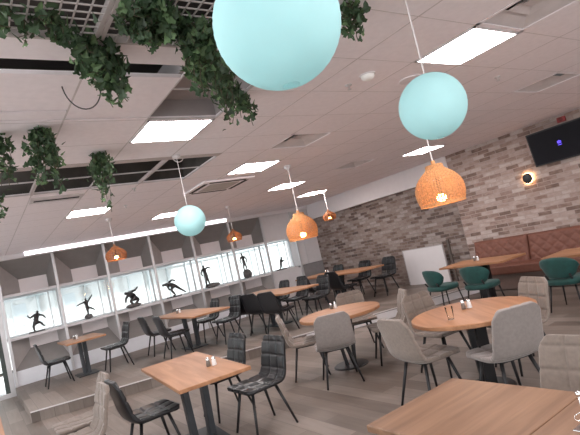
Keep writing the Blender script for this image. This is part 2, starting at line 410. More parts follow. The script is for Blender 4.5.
# ------------------------------------------------------------------ ceiling lights
def light_panel(x0, y0, label):
    t = thing('ceiling_light', label, 'light', (x0+XP/2, y0+YP/2, ZC), 0, 'square ceiling light panels')
    bm = nb(); a, b = XP/2-.012, YP/2-.012
    for q in ((-a, a, -b, -b+.016), (-a, a, b-.016, b), (-a, -a+.016, -b, b), (a-.016, a, -b, b)): bx(bm, *q, -.010, .004)
    obj('frame', bm, WHITE, t)
    bm = nb(); quad(bm, ((-a+.016, -b+.016, -.006), (-a+.016, b-.016, -.006), (a-.016, b-.016, -.006), (a-.016, -b+.016, -.006)))
    obj('diffuser', bm, PANEL, t, normals=False)
PL = [(3.1, 1.74, 'square light panel just right of the large aqua globe, biggest in the photo'),
      (1.30, 3.465, 'square light panel beside the dark open ceiling void on the left'),
      (3.1, 5.19, 'square light panel beyond the ivy tail, above the small aqua globe'),
      (6.7, 5.19, 'square light panel above the large wicker shade near the brick wall'),
      (1.30, 7.07, 'square light panel half covered by the short hanging ivy on the left'),
      (4.9, 7.07, 'square light panel behind the wicker lamp cord, nearer of two'),
      (3.1, 8.64, 'square light panel above and left of the small aqua globe'),
      (6.7, 8.64, 'square light panel farthest back, before the far brick wall'),
      ]
for p in PL: light_panel(*p)
for x, y in ((-.5, 1.74), (-.5, 5.19), (-.5, 8.64), (3.1, -1.71), (-.5, -1.71), (6.7, 1.74), (6.7, -1.71), (4.9, -.56), (1.3, -.56)):
    light_panel(x, y, 'square light panel in the ceiling outside the view')
# long linear light along the window wall fascia
t = thing('strip_light', 'long white strip light along the top of the window wall', 'light', (0, YW-.12, 2.80))
bm = nb(); bx(bm, 1.02, 5.85, -.06, 0, -.045, .038); obj('housing', bm, WHITE, t)
bm = nb(); bx(bm, 1.04, 5.83, -.068, -.061, -.04, .034); obj('diffuser', bm, STRIPL, t)

# vents, detectors
def diffuser(x0, y0, label):
    t = thing('air_vent', label, 'vent', (x0+XP/2, y0+YP/2, ZC), 0, 'square ceiling air vents')
    bm = nb(); a, b = XP/2, YP/2
    for q in ((-a, a, -b, -b+.03), (-a, a, b-.03, b), (-a, -a+.03, -b, b), (a-.03, a, -b, b)): bx(bm, *q, -.004, .020)
    obj('frame', bm, CEIL, t)
    bm = nb(); bx(bm, -a+.002, a-.002, -b+.002, b-.002, .12, .13); obj('backing', bm, VOID, t)
    for o0, z0, o1, z1 in ((.034, .004, .14, .05), (.155, .03, .245, .075)):
        A, B, A2, B2 = a-o0, b-o0, a-o1, b-o1; bm = nb()
        for P in (((-A, -B), (A, -B), (A2, -B2), (-A2, -B2)), ((-A, B), (A, B), (A2, B2), (-A2, B2)), ((-A, -B), (-A, B), (-A2, B2), (-A2, -B2)), ((A, -B), (A, B), (A2, B2), (A2, -B2))):
            quad(bm, ((*P[0], z0), (*P[1], z0), (*P[2], z1), (*P[3], z1)))
        obj('louvre', bm, TBAR, t)
    bm = nb(); bx(bm, -.06, .06, -.06, .06, .045, .05); obj('centre_plate', bm, TBAR, t)
def slot_vent(x0, y0, label):
    t = thing('slot_vent', label, 'vent', (x0+XP/2, y0+YP/2, ZC), 0)
    bm = nb(); bx(bm, -.29, .29, -.14, .14, -.012, 0); obj('plate', bm, TBAR, t)
    bm = nb(); bx(bm, -.25, .25, -.02, .05, -.014, -.0121); obj('slot', bm, VOID, t)
for v in ((3.1, 4.04, 'square air vent in line with the middle row of lights, left of the smoke alarm'), (5.5, 5.765, 'square air vent in the ceiling before the white downstand'),
          (5.5, 2.315, 'square air vent above the brick wall screen'), (3.1, 1.165, 'square air vent at the top right edge of the photo')): diffuser(*v)
slot_vent(.70, 5.80, 'slotted air vent just past the dark ceiling void')
t = thing('ceiling_speaker', 'flat round speaker grille in the ceiling left of the middle aqua globe', 'speaker', (3.42, 2.62, ZC))
bm = nb(); lathe(bm, [(.10, .0), (.10, -.006), (.085, -.008), (.0, -.008)], 32, cap=False); obj('grille', bm, mat('speaker_grille', (.74, .68, .70), .8), t)
bm = nb(); lathe(bm, [(.10, -.001), (.112, -.001), (.112, -.009), (.10, -.009), (.10, -.001)], 32, cap=False); obj('rim', bm, CEIL, t)
t = thing('air_conditioning_cassette', 'square ceiling cassette unit with dark slots left of the nearer wicker cord', 'air conditioner', (3.3, 6.42, ZC-.004))
bm = nb(); bx(bm, -.42, .42, -.42, .42, -.03, 0); obj('panel', bm, CEIL, t, bevel=.008)
bm = nb(); bx(bm, -.24, .24, -.24, .24, -.038, -.031); obj('grille', bm, mat('cassette_grille', (.5, .45, .42), .7), t)
for q in ((-.3, .3, -.37, -.31), (-.3, .3, .31, .37), (-.37, -.31, -.3, .3), (.31, .37, -.3, .3)):
    bm = nb(); bx(bm, *q, -.034, -.031); obj('slot', bm, VOID, t)
t = thing('smoke_alarm', 'white round smoke alarm on the ceiling right of the large aqua globe', 'alarm', (2.83, 2.56, ZC))
bm = nb(); lathe(bm, [(.055, 0), (.055, -.02), (.045, -.035), (.025, -.045), (0, -.047)], 24, cap=False); obj('cover', bm, mat('alarm_white', (.9, .9, .88), .5), t, smooth=True)
bm = nb(); lathe(bm, [(.065, 0), (.065, -.008), (0, -.008)], 24, cap=False); obj('base', bm, WHITE, t)
for x, y, lb in ((2.80, 2.76, 'tiny sprinkler head beside the white smoke alarm'), (4.6, 2.5, 'tiny sprinkler head under the brightest light panel'), (1.9, 6.0, 'tiny sprinkler head beyond the dark ceiling void'), (2.1, 7.2, 'tiny sprinkler head above the small aqua globe')):
    t = thing('sprinkler', lb, 'sprinkler', (x, y, ZC), 0, 'ceiling sprinkler heads')
    bm = nb(); lathe(bm, [(.03, 0), (.028, -.008), (.010, -.012), (.008, -.035), (0, -.035)], 14, cap=False); obj('collar', bm, SILVER, t, smooth=True)
    bm = nb(); lathe(bm, [(0, -.036), (.018, -.038), (.018, -.041), (0, -.042)], 12, cap=False); obj('deflector', bm, SILVER, t)

# services in the open void
t = thing('cable_tray', 'pale metal cable tray crossing the dark ceiling void', 'cable tray', (0, 5.25, 3.05))
bm = nb()
for y in (-.12, .12): bx(bm, -1.08, 2.48, y-.008, y+.008, 0, .05)
for k in range(14): bx(bm, -1.0+.26*k, -.97+.26*k, -.12, .12, 0, .012)
obj('tray', bm, mat('galvanised', (.32, .34, .35), .45, metal=.5), t)
for hx in (.2, 1.6):
    bm = nb(); bx(bm, hx, hx+.02, -.01, .01, .012, .37); obj('hanger', bm, GREYM, t)
bm = nb(); tube(bm, [(-1.05, 5.0, 2.98), (.9, 5.02, 2.97), (2.45, 5.0, 2.98)], .035, 12); tag(obj('service_pipe', bm, mat('blue_grey_pipe', (.15, .18, .22), .5), smooth=True), 'blue grey service pipe running along the dark ceiling void', 'pipe')
bm = nb(); pts = [(2.05 + .07*math.sin(a), 4.76 + .03*a/6, 3.0-.09*(1-math.cos(a))) for a in [k*PI/10 for k in range(21)]]
tube(bm, [(2.05, 4.76, 3.4)] + pts + [(2.05, 4.79, 3.4)], .006, 6); tag(obj('cable_loop', bm, CORD, smooth=True), 'loop of pale cable hanging in the right end of the void', 'cable')
bm = nb(); pts = [(.72+.11*math.cos(a), 2.86, 2.86-.16*math.sin(a)*(1 if a < PI else 0)) for a in [k*PI/16 for k in range(17)]]
tube(bm, pts, .004, 6); tag(obj('cable_loop', bm, mat('black_cable', (.04, .04, .045), .6), smooth=True), 'thin dark cable loop beside the ivy below the mesh trays', 'cable')

# wire mesh trays in the ceiling
mi = 0
for gx, sx in ((-.5, 'far left'), (.1, 'left'), (.70, 'right')):
    for gy, sy in ((1.165, 'nearer'), (1.74, 'farther')):
        t = thing('ceiling_mesh_tray', 'white square mesh ceiling tray, %s one of the %s row' % (sx, sy), 'ceiling mesh', (gx+.3, gy+.2875, ZC), 0, 'mesh ceiling trays')
        bm = nb()
        for q in ((-.296, .296, -.284, -.268), (-.296, .296, .268, .284), (-.296, -.276, -.268, .268), (.276, .296, -.268, .268)): bx(bm, *q, -.004, .03)
        obj('frame', bm, mat('mesh_white', (.50, .46, .45), .6), t)
        bm = nb()
        for k in range(1, 9): x = -.276+.552*k/9; bx(bm, x-.0035, x+.0035, -.268, .268, 0, .006)
        for k in range(1, 9): y = -.268+.536*k/9; bx(bm, -.276, .276, y-.0035, y+.0035, 0, .006)
        obj('mesh', bm, MATS['mesh_white'], t)

# ------------------------------------------------------------------ lamps
def globe(x, y, z, R, label):
    t = thing('globe_lantern', label, 'lamp', (x, y, z), 0, 'aqua paper globes')
    bm = nb()
    prof = [(R*math.sin(PI*k/48)*(1+.004*math.cos(k*PI)), -R*math.cos(PI*k/48)) for k in range(2, 47)]
    lathe(bm, prof, 64, cap=False); obj('shade', bm, AQUA, t, smooth=True)
    bm = nb(); tube(bm, [(0, 0, R*.98), (0, 0, ZC-z)], .0035, 8); obj('cord', bm, CORD, t)
    bm = nb(); lathe(bm, [(.045, ZC-z), (.045, ZC-z-.02), (.012, ZC-z-.035), (0, ZC-z-.035)], 20, cap=False); obj('ceiling_rose', bm, WHITE, t)
globe(.72, .90, 2.16, .16, 'largest aqua paper globe, hanging at the top of the photo')
globe(1.94, 1.40, 2.128, .16, 'middle sized aqua paper globe hanging under the brightest ceiling panel')
globe(1.95, 4.58, 2.14, .16, 'smallest aqua paper globe, hanging from the edge of the dark void')
def wicker(x, y, z, R, label, m, hs=1.0, bulbr=.045, N=48, NR=34):
    t = thing('wicker_pendant', label, 'lamp', (x, y, z), 0, 'woven wicker pendant lamps')
    prof = [(.34, .98), (.35, .86), (.44, .76), (.64, .60), (.84, .38), (.97, .10), (1.0, -.16), (.97, -.40), (.90, -.66)]
    prof = [(R*a, R*b*hs) for a, b in prof]
    # smooth profile
    def at(u):
        u *= len(prof)-1; i = min(int(u), len(prof)-2); f_ = u-i
        p0, p1, p2, p3 = prof[max(i-1, 0)], prof[i], prof[i+1], prof[min(i+2, len(prof)-1)]
        return tuple(.5*(2*p1[k]+(p2[k]-p0[k])*f_+(2*p0[k]-5*p1[k]+4*p2[k]-p3[k])*f_**2+(3*p1[k]-p0[k]-3*p2[k]+p3[k])*f_**3) for k in (0, 1))
    bm = nb()
    for k in range(N):
        a = 2*PI*k/N
        tube(bm, [((at(j/14)[0]+.003*(-1)**(j+k))*math.cos(a), (at(j/14)[0]+.003*(-1)**(j+k))*math.sin(a), at(j/14)[1]) for j in range(15)], .0055, 4, cap=False)
    for j in range(NR):
        r, zz = at(j/(NR-1))
        tube(bm, [((r+.004*(-1)**(q+j))*math.cos(2*PI*q/36), (r+.004*(-1)**(q+j))*math.sin(2*PI*q/36), zz) for q in range(37)], .0058, 4, cap=False)
    shd = obj('shade', bm, m, t)
    bm = nb(); r, zz = at(1); lathe(bm, [(r-.008, zz-.012), (r+.008, zz-.012), (r+.008, zz+.012), (r-.008, zz+.012), (r-.008, zz-.012)], 40, cap=False); obj('rim', bm, m, shd)
    bm = nb(); top = R*.98*hs; lathe(bm, [(0, top), (R*.34, top-.002), (R*.34, top+.01), (.02, top+.014), (.02, top+.05), (0, top+.05)], 24, cap=False); obj('cap', bm, m, t, smooth=False)
    bm = nb(); tube(bm, [(0, 0, -R*.42*hs+bulbr*.8), (0, 0, top)], .016, 12); lh = obj('lamp_holder', bm, BLACKM, t)
    bm = nb(); bmesh.ops.create_icosphere(bm, subdivisions=3, radius=bulbr); obj('bulb', bm, BULB, lh, smooth=True, loc=(0, 0, -R*.42*hs))
    bm = nb(); tube(bm, [(0, 0, top+.04), (0, 0, ZC-z)], .006, 8); obj('cord', bm, CORD, t)
    bm = nb(); lathe(bm, [(.055, ZC-z), (.055, ZC-z-.03), (.02, ZC-z-.06), (0, ZC-z-.06)], 24, cap=False); obj('ceiling_rose', bm, WHITE, t)
wicker(4.07, 5.62, 1.89, .225, 'golden wicker pendant hanging left of the far brick wall on a white cord', WICKER)
wicker(3.78, 2.88, 1.87, .225, 'largest golden wicker pendant, in front of the brick wall corner', WICKER)
wicker(2.1, 8.31, 2.21, .17, 'small dark amber pendant at the left, over the tables by the windows', WICKERD, .75, .035, 26, 11)
wicker(4.71, 8.95, 2.17, .16, 'small dark amber pendant in the middle, in front of the window wall', WICKERD, .75, .035, 26, 11)
wicker(7.32, 8.88, 2.22, .16, 'small dark amber pendant in front of the far brick wall', WICKERD, .75, .035, 26, 11)

# wall lamps with halo
def wall_lamp(y, z, label):
    t = thing('wall_lamp', label, 'lamp', (XR, y, z), 0, 'round halo wall lamps')
    R90 = Matrix.Rotation(-PI/2, 4, 'Y')
    bm = nb(); lathe(bm, [(0, 0), (.045, 0), (.045, .035), (0, .035)], 24, cap=False); bm.transform(R90); obj('base', bm, BLACKM, t)
    bm = nb(); lathe(bm, [(.05, .036), (.098, .036), (.098, .040), (.05, .040)], 32, cap=False); bm.transform(R90); obj('ring_light', bm, HALO, t)
    bm = nb(); lathe(bm, [(0, .041), (.088, .041), (.095, .047), (.085, .060), (.04, .066), (0, .067)], 32, cap=False); bm.transform(R90); obj('disc', bm, BLACKM, t, smooth=True)
wall_lamp(4.62, 1.93, 'round black wall lamp with warm halo on the brick below the screen')
wall_lamp(2.98, 1.95, 'round halo wall lamp cut by the right edge of the photo')

# TV
t = thing('television', 'black wall mounted television high on the brick wall, tilted down', 'television', (XR, 3.86, 2.38))
RT = Matrix.Rotation(math.radians(-8), 4, 'Y')
bm = nb(); box(bm, (-.10, 0, 0), (.05, 1.08, .60), RT); obj('casing', bm, mat('tv_case', (.012, .012, .014), .4), t, bevel=.008)
bm = nb(); box(bm, (-.127, 0, -.003), (.004, 1.03, .55), RT); scr = obj('screen', bm, TVM, t)
bm = nb()
Mx = Matrix.Translation((-.131, 0, 0)) @ RT
for poly in ([(-.03, -.012), (.03, -.012), (.035, .03), (.0, .045), (-.035, .03)], [(-.035, -.04), (.035, -.04), (.035, -.028), (-.035, -.028)]):
    a = [bm.verts.new(Mx @ Vector((0, p[0]+.02, p[1]))) for p in poly]; b = [bm.verts.new(Mx @ Vector((-.002, p[0]+.02, p[1]))) for p in poly]
    bm.faces.new(a); bm.faces.new(b)
    for k in range(len(poly)): bm.faces.new((a[k], a[(k+1) % len(poly)], b[(k+1) % len(poly)], b[k]))
obj('screen_mark', bm, TVLOGO, scr, label='glowing blue mark on the screen')
bm = nb(); bx(bm, -.08, -.001, -.15, .15, -.12, .12); obj('bracket', bm, BLACKM, t)
t = thing('fire_alarm', 'small red fire alarm on the brick wall above the television', 'alarm', (XR, 3.80, 2.76))
bm = nb(); bx(bm, -.05, 0, -.07, .07, -.045, .045); obj('body', bm, RED, t, bevel=.012)
bm = nb(); lathe(bm, [(.035, 0), (.035, .012), (.02, .02), (0, .02)], 20, cap=False); bm.transform(Matrix.Translation((-.05, 0, 0)) @ Matrix.Rotation(-PI/2, 4, 'Y')); obj('sounder', bm, mat('dark_red', (.2, .03, .03), .5), t)

# white panel leaning on the brick
t = thing('white_board', 'plain white board standing against the far brick wall', 'board', (8.62, 7.44, PZ))
bm = nb(); bx(bm, -.03, .0, -.58, .58, .0, .83); obj('board', bm, mat('board_white', (.70, .67, .68), .6, var=.015), t, bevel=.004)
bm = nb()
for q in ((-.6, -.58, 0, .845), (.58, .6, 0, .845), (-.58, .58, .83, .845)): bx(bm, -.035, .005, *q)
obj('frame', bm, mat('board_edge', (.45, .42, .42), .5), t)
bm = nb(); bx(bm, 8.58, 8.62, 6.66, 6.72, PZ, 1.08); tag(obj('wooden_post', bm, mat('dark_wood_post', (.10, .08, .07), .7)), 'thin dark post beside the white board', 'post')

# ------------------------------------------------------------------ ivy
def leaf(bm, p, s, mi):
    R = Matrix.Rotation(rnd.uniform(0, 2*PI), 4, 'Z') @ Matrix.Rotation(rnd.gauss(.9, .5), 4, 'X') @ Matrix.Rotation(rnd.gauss(0, .5), 4, 'Y')
    sh = [(0, 0), (.32, -.12), (.5, .22), (.28, .38), (.22, .68), (0, 1.0), (-.22, .68), (-.28, .38), (-.5, .22), (-.32, -.12)]
    c = bm.verts.new(p + R @ Vector((0, .35*s, .06*s)))
    vs = [bm.verts.new(p + R @ Vector((x*s, y*s, -.10*s*abs(x)*2))) for x, y in sh]
    for k in range(len(vs)): bm.faces.new((c, vs[k], vs[(k+1) % len(vs)])).material_index = mi
def ivy(label, roots, loc):
    """roots: (x, y, zbottom, spread, n strands, leaves per strand)"""
    t = thing('hanging_ivy', label, 'plant', loc, 0, 'ivy hanging from the ceiling')
    L = Vector(loc); bl = nb(); bs = nb()
    for (x, y, zb, sp, ns, nl) in roots:
        for _ in range(ns):
            a = rnd.uniform(0, 2*PI); q = sp*math.sqrt(rnd.random()); ln = (ZC-zb)*rnd.uniform(.45, 1.0)
            pts = []
            for j in range(7):
                f_ = j/6
                pts.append(Vector((x+q*math.cos(a)*(.35+.9*math.sin(f_*PI*.7))+rnd.gauss(0, .012), y+q*math.sin(a)*(.35+.9*math.sin(f_*PI*.7))+rnd.gauss(0, .012), ZC-.01-ln*f_)) - L)
            tube(bs, pts, .0025, 4)
            for _ in range(nl):
                f_ = rnd.random()*5.999; i = int(f_); p = pts[i].lerp(pts[i+1], f_-i) + Vector((rnd.gauss(0, .022), rnd.gauss(0, .022), rnd.gauss(0, .02)))
                leaf(bl, p, rnd.uniform(.028, .055), 1 if (rnd.random() < .12+.2*(f_/6)) else 0)
    obj('foliage', bl, [LEAF, LEAFL], t, normals=False); obj('vine', bs, STEM, t)
ivy('bushy ivy clump hanging below the mesh trays, left of the large globe', [(.72, 2.35, 2.58, .08, 15, 22), (.62, 2.29, 2.68, .06, 8, 18), (.75, 2.37, 2.52, .04, 4, 22)], (.70, 2.34, ZC))
ivy('dark ivy clump hanging at the left, before the ceiling void', [(.55, 3.57, 2.40, .095, 14, 24), (.60, 3.60, 2.36, .04, 4, 20)], (.53, 3.57, ZC))
ivy('ivy clump cut by the left edge of the photo', [(.30, 3.68, 2.46, .06, 8, 20)], (.30, 3.68, ZC))
ivy('narrow ivy tail hanging at the near edge of the dark void', [(1.10, 4.30, 2.46, .10, 10, 22), (1.12, 4.30, 2.25, .04, 4, 24)], (1.12, 4.30, ZC))
ivy('long ivy garland draped over the opening left of the largest globe', [(.84, 1.98, 2.74, .12, 12, 20), (.98, 2.02, 2.70, .12, 12, 20), (1.12, 2.06, 2.58, .10, 14, 20), (1.22, 2.2, 2.52, .09, 12, 20), (1.38, 2.42, 2.50, .07, 10, 20), (1.56, 2.64, 2.50, .06, 7, 20), (1.74, 2.82, 2.58, .05, 5, 18), (1.90, 2.97, 2.55, .03, 4, 16)], (1.2, 2.2, ZC))
ivy('ivy sprig hanging right of the largest globe', [(1.88, 1.72, 2.66, .07, 7, 16), (1.93, 1.74, 2.62, .03, 3, 14)], (1.9, 1.73, ZC))
ivy('pale ivy tuft at the top left corner under the mesh', [(.33, 2.10, 2.74, .08, 5, 13), (.45, 2.10, 2.76, .06, 4, 12), (.50, 2.17, 2.75, .04, 5, 14)], (.38, 2.1, ZC))
ivy('small ivy end at the left edge above the windows', [(.36, 5.55, 2.55, .06, 5, 18)], (.36, 5.55, ZC))

# ------------------------------------------------------------------ furniture
def shell_pt(u, v):
    """u: 0 front edge of seat .. 1 top of back; v -1..1 across. Returns (point on the sitting side, normal)."""
    P = [(.225, .452), (.215, .470), (.12, .462), (0, .452), (-.10, .448), (-.165, .456), (-.205, .490), (-.228, .55), (-.245, .64), (-.262, .74), (-.278, .835), (-.285, .868)]
    U = [0, .03, .14, .27, .38, .46, .54, .62, .73, .85, .96, 1.0]
    for i in range(len(U)-1):
        if u <= U[i+1]: break
    f_ = (u-U[i])/(U[i+1]-U[i])
    p0, p1, p2, p3 = P[max(i-1, 0)], P[i], P[i+1], P[min(i+2, len(P)-1)]
    y, z = (.5*(2*p1[k]+(p2[k]-p0[k])*f_+(2*p0[k]-5*p1[k]+4*p2[k]-p3[k])*f_**2+(3*p1[k]-p0[k]-3*p2[k]+p3[k])*f_**3) for k in (0, 1))
    w = .215 - .02*max(0, (u-.55)/.45) + .012*math.sin(PI*min(1, u/.55))
    e = min(u/.10, 1); w *= .80+.20*math.sin(e*PI/2)
    e = min((1-u)/.10, 1); w *= .74+.26*math.sin(e*PI/2)
    return w*v*1.04, y, z*.945
def shell_mesh(u0, u1, nu, nv, quilt, th=.034):
    bm = nb(); S = []; T = []
    for i in range(nu+1):
        u = u0+(u1-u0)*i/nu; a = []; b = []
        e = 1e-3; _, y0, z0 = shell_pt(max(0, u-e), 0); _, y1, z1 = shell_pt(min(1, u+e), 0)
        t = Vector((0, y1-y0, z1-z0)).normalized(); n = Vector((1, 0, 0)).cross(t); n = -n if (n.z+n.y) < 0 else n
        for j in range(nv+1):
            v = -1+2*j/nv; x, y, z = shell_pt(u, v)
            curl = .030*abs(v)**3*(math.sin(PI*min(1, max(0, (u-.1)/.85)))**.7 if .1 < u < .95 else 0)
            g = 0
            if quilt:
                dv = min(abs(v-k) for k in (-1/3, 1/3))*.215; du = min(abs(u-k/6.5) for k in range(1, 7))*.93
                g = -.009*math.exp(-(min(dv, du)/.010)**2) + .005*(abs(math.sin(PI*(v+1)*1.5))*abs(math.sin(PI*u*6.5)))**.5
            edge = 0 if (0 < j < nv) else -.006
            p = Vector((x, y, z)) + n*(curl+g+edge)
            a.append(bm.verts.new(p)); b.append(bm.verts.new(Vector((x*1.0, y, z)) + n*(curl*.9-th)))
        S.append(a); T.append(b)
    for i in range(nu):
        for j in range(nv):
            bm.faces.new((S[i][j], S[i][j+1], S[i+1][j+1], S[i+1][j])); bm.faces.new((T[i][j], T[i+1][j], T[i+1][j+1], T[i][j+1]))
    for i in range(nu):
        bm.faces.new((S[i][0], S[i+1][0], T[i+1][0], T[i][0])); bm.faces.new((S[i][nv], T[i][nv], T[i+1][nv], S[i+1][nv]))
    for j in range(nv):
        bm.faces.new((S[0][j], T[0][j], T[0][j+1], S[0][j+1])); bm.faces.new((S[nu][j], S[nu][j+1], T[nu][j+1], T[nu][j]))
    return bm
def make_chair(m, label, group):
    t = thing('dining_chair', label, 'chair', (0, 0, 0), 0, group)
    obj('seat', shell_mesh(0, .52, 48, 42, True), m, t, smooth=True)
    obj('backrest', shell_mesh(.52, 1, 44, 42, True), m, t, smooth=True)
    for sx in (-1, 1):
        for sy, top, bot in ((1, .12, .205), (-1, -.13, -.235)):
            bm = nb(); tube(bm, [(sx*.125, top, .402), (sx*.21, bot, 0)], [.016, .011], 10); obj('leg', bm, BLACKM, t, smooth=True)
    bm = nb()
    bx(bm, -.14, .14, .105, .135, .382, .406); bx(bm, -.14, .14, -.145, -.115, .382, .406); bx(bm, -.14, -.115, -.12, .11, .382, .406); bx(bm, .115, .14, -.12, .11, .382, .406)
    obj('seat_frame', bm, BLACKM, t)
    return t
USED = {}
def chair(kind, x, y, d, label, group, z=0):
    m = {'taupe': TAUPE, 'grey': TAUPEG, 'black': BLACKL}[kind]
    rz = face(*d)
    if kind not in USED:
        c = USED[kind] = make_chair(m, label, group); c.location = (x, y, z); c.rotation_euler = (0, 0, rz); return c
    return dup(USED[kind], label, (x, y, z), rz, group)

TH = .70     # height of the table tops
def rect_table(x0, x1, y0, y1, label, z=0, wood=None, th=.034, group='rectangular wooden tables', rz=0, metal=None, spread=.105):
    cx, cy = (x0+x1)/2, (y0+y1)/2; w, l = x1-x0, y1-y0; metal = metal or GREYM
    t = thing('dining_table', label, 'table', (cx, cy, z), rz, group)
    bm = nb(); bx(bm, -w/2, w/2, -l/2, l/2, TH-th, TH); obj('tabletop', bm, wood or WOODO, t, bevel=.006)
    bm = nb(); bx(bm, -w/2*.7, w/2*.7, -.03, .03, TH-.05, TH-.035); bx(bm, -.04, .04, -l/2*.6, l/2*.6, TH-.05, TH-.0345); obj('top_plate', bm, metal, t)
    for s in (-1, 1):
        bm = nb(); a = (s*spread, 0, TH-.05); b = (s*spread*.82, 0, .016)
        d = Vector(b)-Vector(a); rot = Matrix.Rotation(math.atan2(d.x, d.z)+PI, 4, 'Y')
        box(bm, (Vector(a)+Vector(b))/2, (.06, .12, d.length), rot); obj('leg', bm, metal, t, bevel=.004)
    bm = nb(); bx(bm, -.19, .19, -.26, .26, 0, .018); obj('base_plate', bm, metal, t, bevel=.004)
    return t
def round_table(x, y, R, label, turn, z=0):
    t = thing('round_table', label, 'table', (x, y, z), 0, 'round wooden tables')
    bm = nb(); lathe(bm, [(0, TH-.042), (R-.012, TH-.042), (R, TH-.036), (R, TH-.006), (R-.008, TH), (0, TH)], 96, cap=False); obj('tabletop', bm, WOODX, t)
    bm = nb(); bx(bm, -.25, .25, -.03, .03, TH-.06, TH-.043); bx(bm, -.03, .03, -.25, .25, TH-.06, TH-.0435); obj('top_plate', bm, BLACKM, t)
    for s in (-1, 1):
        bm = nb(); a = (s*.12, 0, TH-.06); b = (s*.05, 0, .02); d = Vector(b)-Vector(a)
        rot = Matrix.Rotation(math.atan2(-d.x, -d.z)*-1+0, 4, 'Y') if False else Matrix.Rotation(math.atan2(d.x, d.z)+PI, 4, 'Y')
        box(bm, (Vector(a)+Vector(b))/2, (.045, .10, d.length), rot); obj('leg', bm, BLACKM, t, bevel=.004)
    bm = nb(); lathe(bm, [(0, 0), (.225, 0), (.225, .008), (.21, .018), (.06, .026), (0, .026)], 48, cap=False); obj('base_disc', bm, BLACKM, t)
    t.rotation_euler = (0, 0, face(*turn))
    return t

# --- front tables
rect_table(1.335, 1.985, 3.865, 5.505, 'wooden rectangular table with black chairs at the front left', rz=math.radians(-5.5))
rect_table(1.456, 2.14, 1.155, 1.86, 'brown wooden table in the bottom right corner, larger in view', wood=WOODB)
rect_table(1.456, 2.14, .446, 1.151, 'brown wooden table pushed against the corner table, mostly outside the photo', wood=WOODB)
rect_table(-.62, .06, 4.1, 6.2, 'wooden table cut by the left edge of the photo')
T3 = (3.70, 2.81); T4 = (3.84, 4.91)
round_table(*T3, .55, 'round wooden table with a drinking glass, at the right', (.82, -.57))
round_table(*T4, .53, 'round wooden table in the middle of the room, left of the step', (.57, .82))

G1 = 'taupe chairs around the round tables'
chair('taupe', 3.25, 3.06, (1, -.15), 'taupe chair facing right at the near left side of the right round table', G1)
chair('grey', 3.43, 2.40, (.38, .92), 'grey chair with its smooth back to us at the right round table', G1)
chair('taupe', 4.02, 3.48, (-.12, -1), 'quilted taupe chair behind the left end of the right round table', G1)
chair('taupe', 4.28, 2.78, (-.90, .42), 'tall quilted taupe chair behind the right end of the right round table', G1)
chair('taupe', 3.42, 5.18, (.82, -.57), 'tan chair facing right at the left side of the middle round table', G1)
chair('grey', 3.37, 4.53, (.52, .85), 'grey chair with its smooth back to us in front of the middle round table', G1)
chair('taupe', 4.46, 5.30, (-.45, -.88), 'taupe chair facing us behind the middle round table', G1)
chair('taupe', 4.19, 4.47, (-.82, .57), 'taupe chair seen edge on, right of the middle round table', G1)
chair('taupe', 2.31, 1.37, (-1, .0), 'large quilted taupe chair behind the bottom right corner table', 'taupe chairs at the front tables')
chair('taupe', .55, 4.70, (-1, .0), 'taupe chair seen from the side at the bottom left, nearer of the two', 'taupe chairs at the front tables')
chair('taupe', .69, 5.32, (-1, .0), 'taupe chair seen from the side at the bottom left, farther of the two', 'taupe chairs at the front tables')
G2 = 'black chairs at the front left table'
chair('black', 1.21, 4.70, (1, .02), 'black leather chair left of the front left table', G2)
chair('black', 2.11, 4.22, (-1, .0), 'black leather chair with full legs in view right of the front left table', G2)
chair('black', 2.14, 5.10, (-1, .02), 'black leather chair at the far right corner of the front left table', G2)

# --- platform tables
rect_table(1.28, 1.98, 9.7, 10.9, 'small wooden table by the windows at the far left of the platform', PZ, spread=.045)
rect_table(3.13, 3.86, 8.1, 10.5, 'wooden table in front of the skater figure on the platform', PZ)
rect_table(4.74, 5.57, 7.55, 9.85, 'long wooden table with three black chairs backed to us', PZ)
rect_table(6.75, 7.53, 7.66, 10.1, 'long wooden table nearest the far brick wall', PZ)
G3 = 'black chairs on the platform'
def pc(x, y, d, label): chair('black', x, y, d, label, G3, PZ)
pc(1.12, 10.1, (1, 0), 'black chair at the far left end of the platform')
pc(2.10, 9.75, (-1, .0), 'black chair right of the small window table')
pc(3.02, 8.9, (1, 0), 'black chair left of the table under the skater, nearer of two')
pc(3.02, 9.9, (1, 0), 'black chair left of the table under the skater, farther of two')
pc(3.97, 8.62, (-1, 0), 'black chair right of the table under the skater, nearer of two')
pc(3.97, 9.6, (-1, 0), 'black chair right of the table under the skater, farther of two')
pc(4.63, 8.88, (.95, .3), 'black chair with its back to us, leftmost of three at the long table')
pc(4.63, 8.33, (.95, .3), 'black chair with its back to us, middle of three at the long table')
pc(4.62, 7.66, (.95, .3), 'black chair with its back to us, rightmost of three at the long table')
pc(5.68, 7.9, (-1, 0), 'shiny black chair at the right end of the long table')
pc(5.68, 8.65, (-1, 0), 'black chair on the far side of the long table, next after the shiny one')
pc(5.68, 9.4, (-1, 0), 'black chair on the far side of the long table, farthest')
pc(6.63, 8.1, (1, 0), 'black chair with its back to us at the table by the far brick wall, nearer')
pc(6.63, 9.2, (1, 0), 'black chair with its back to us at the table by the far brick wall, farther')
pc(7.65, 7.9, (-1, 0), 'black chair with splayed legs in full view against the far brick wall')
pc(7.65, 8.72, (-1, 0), 'black chair against the far brick wall, middle of three')
pc(7.65, 9.75, (-1, 0), 'black chair against the far brick wall, leftmost of three')

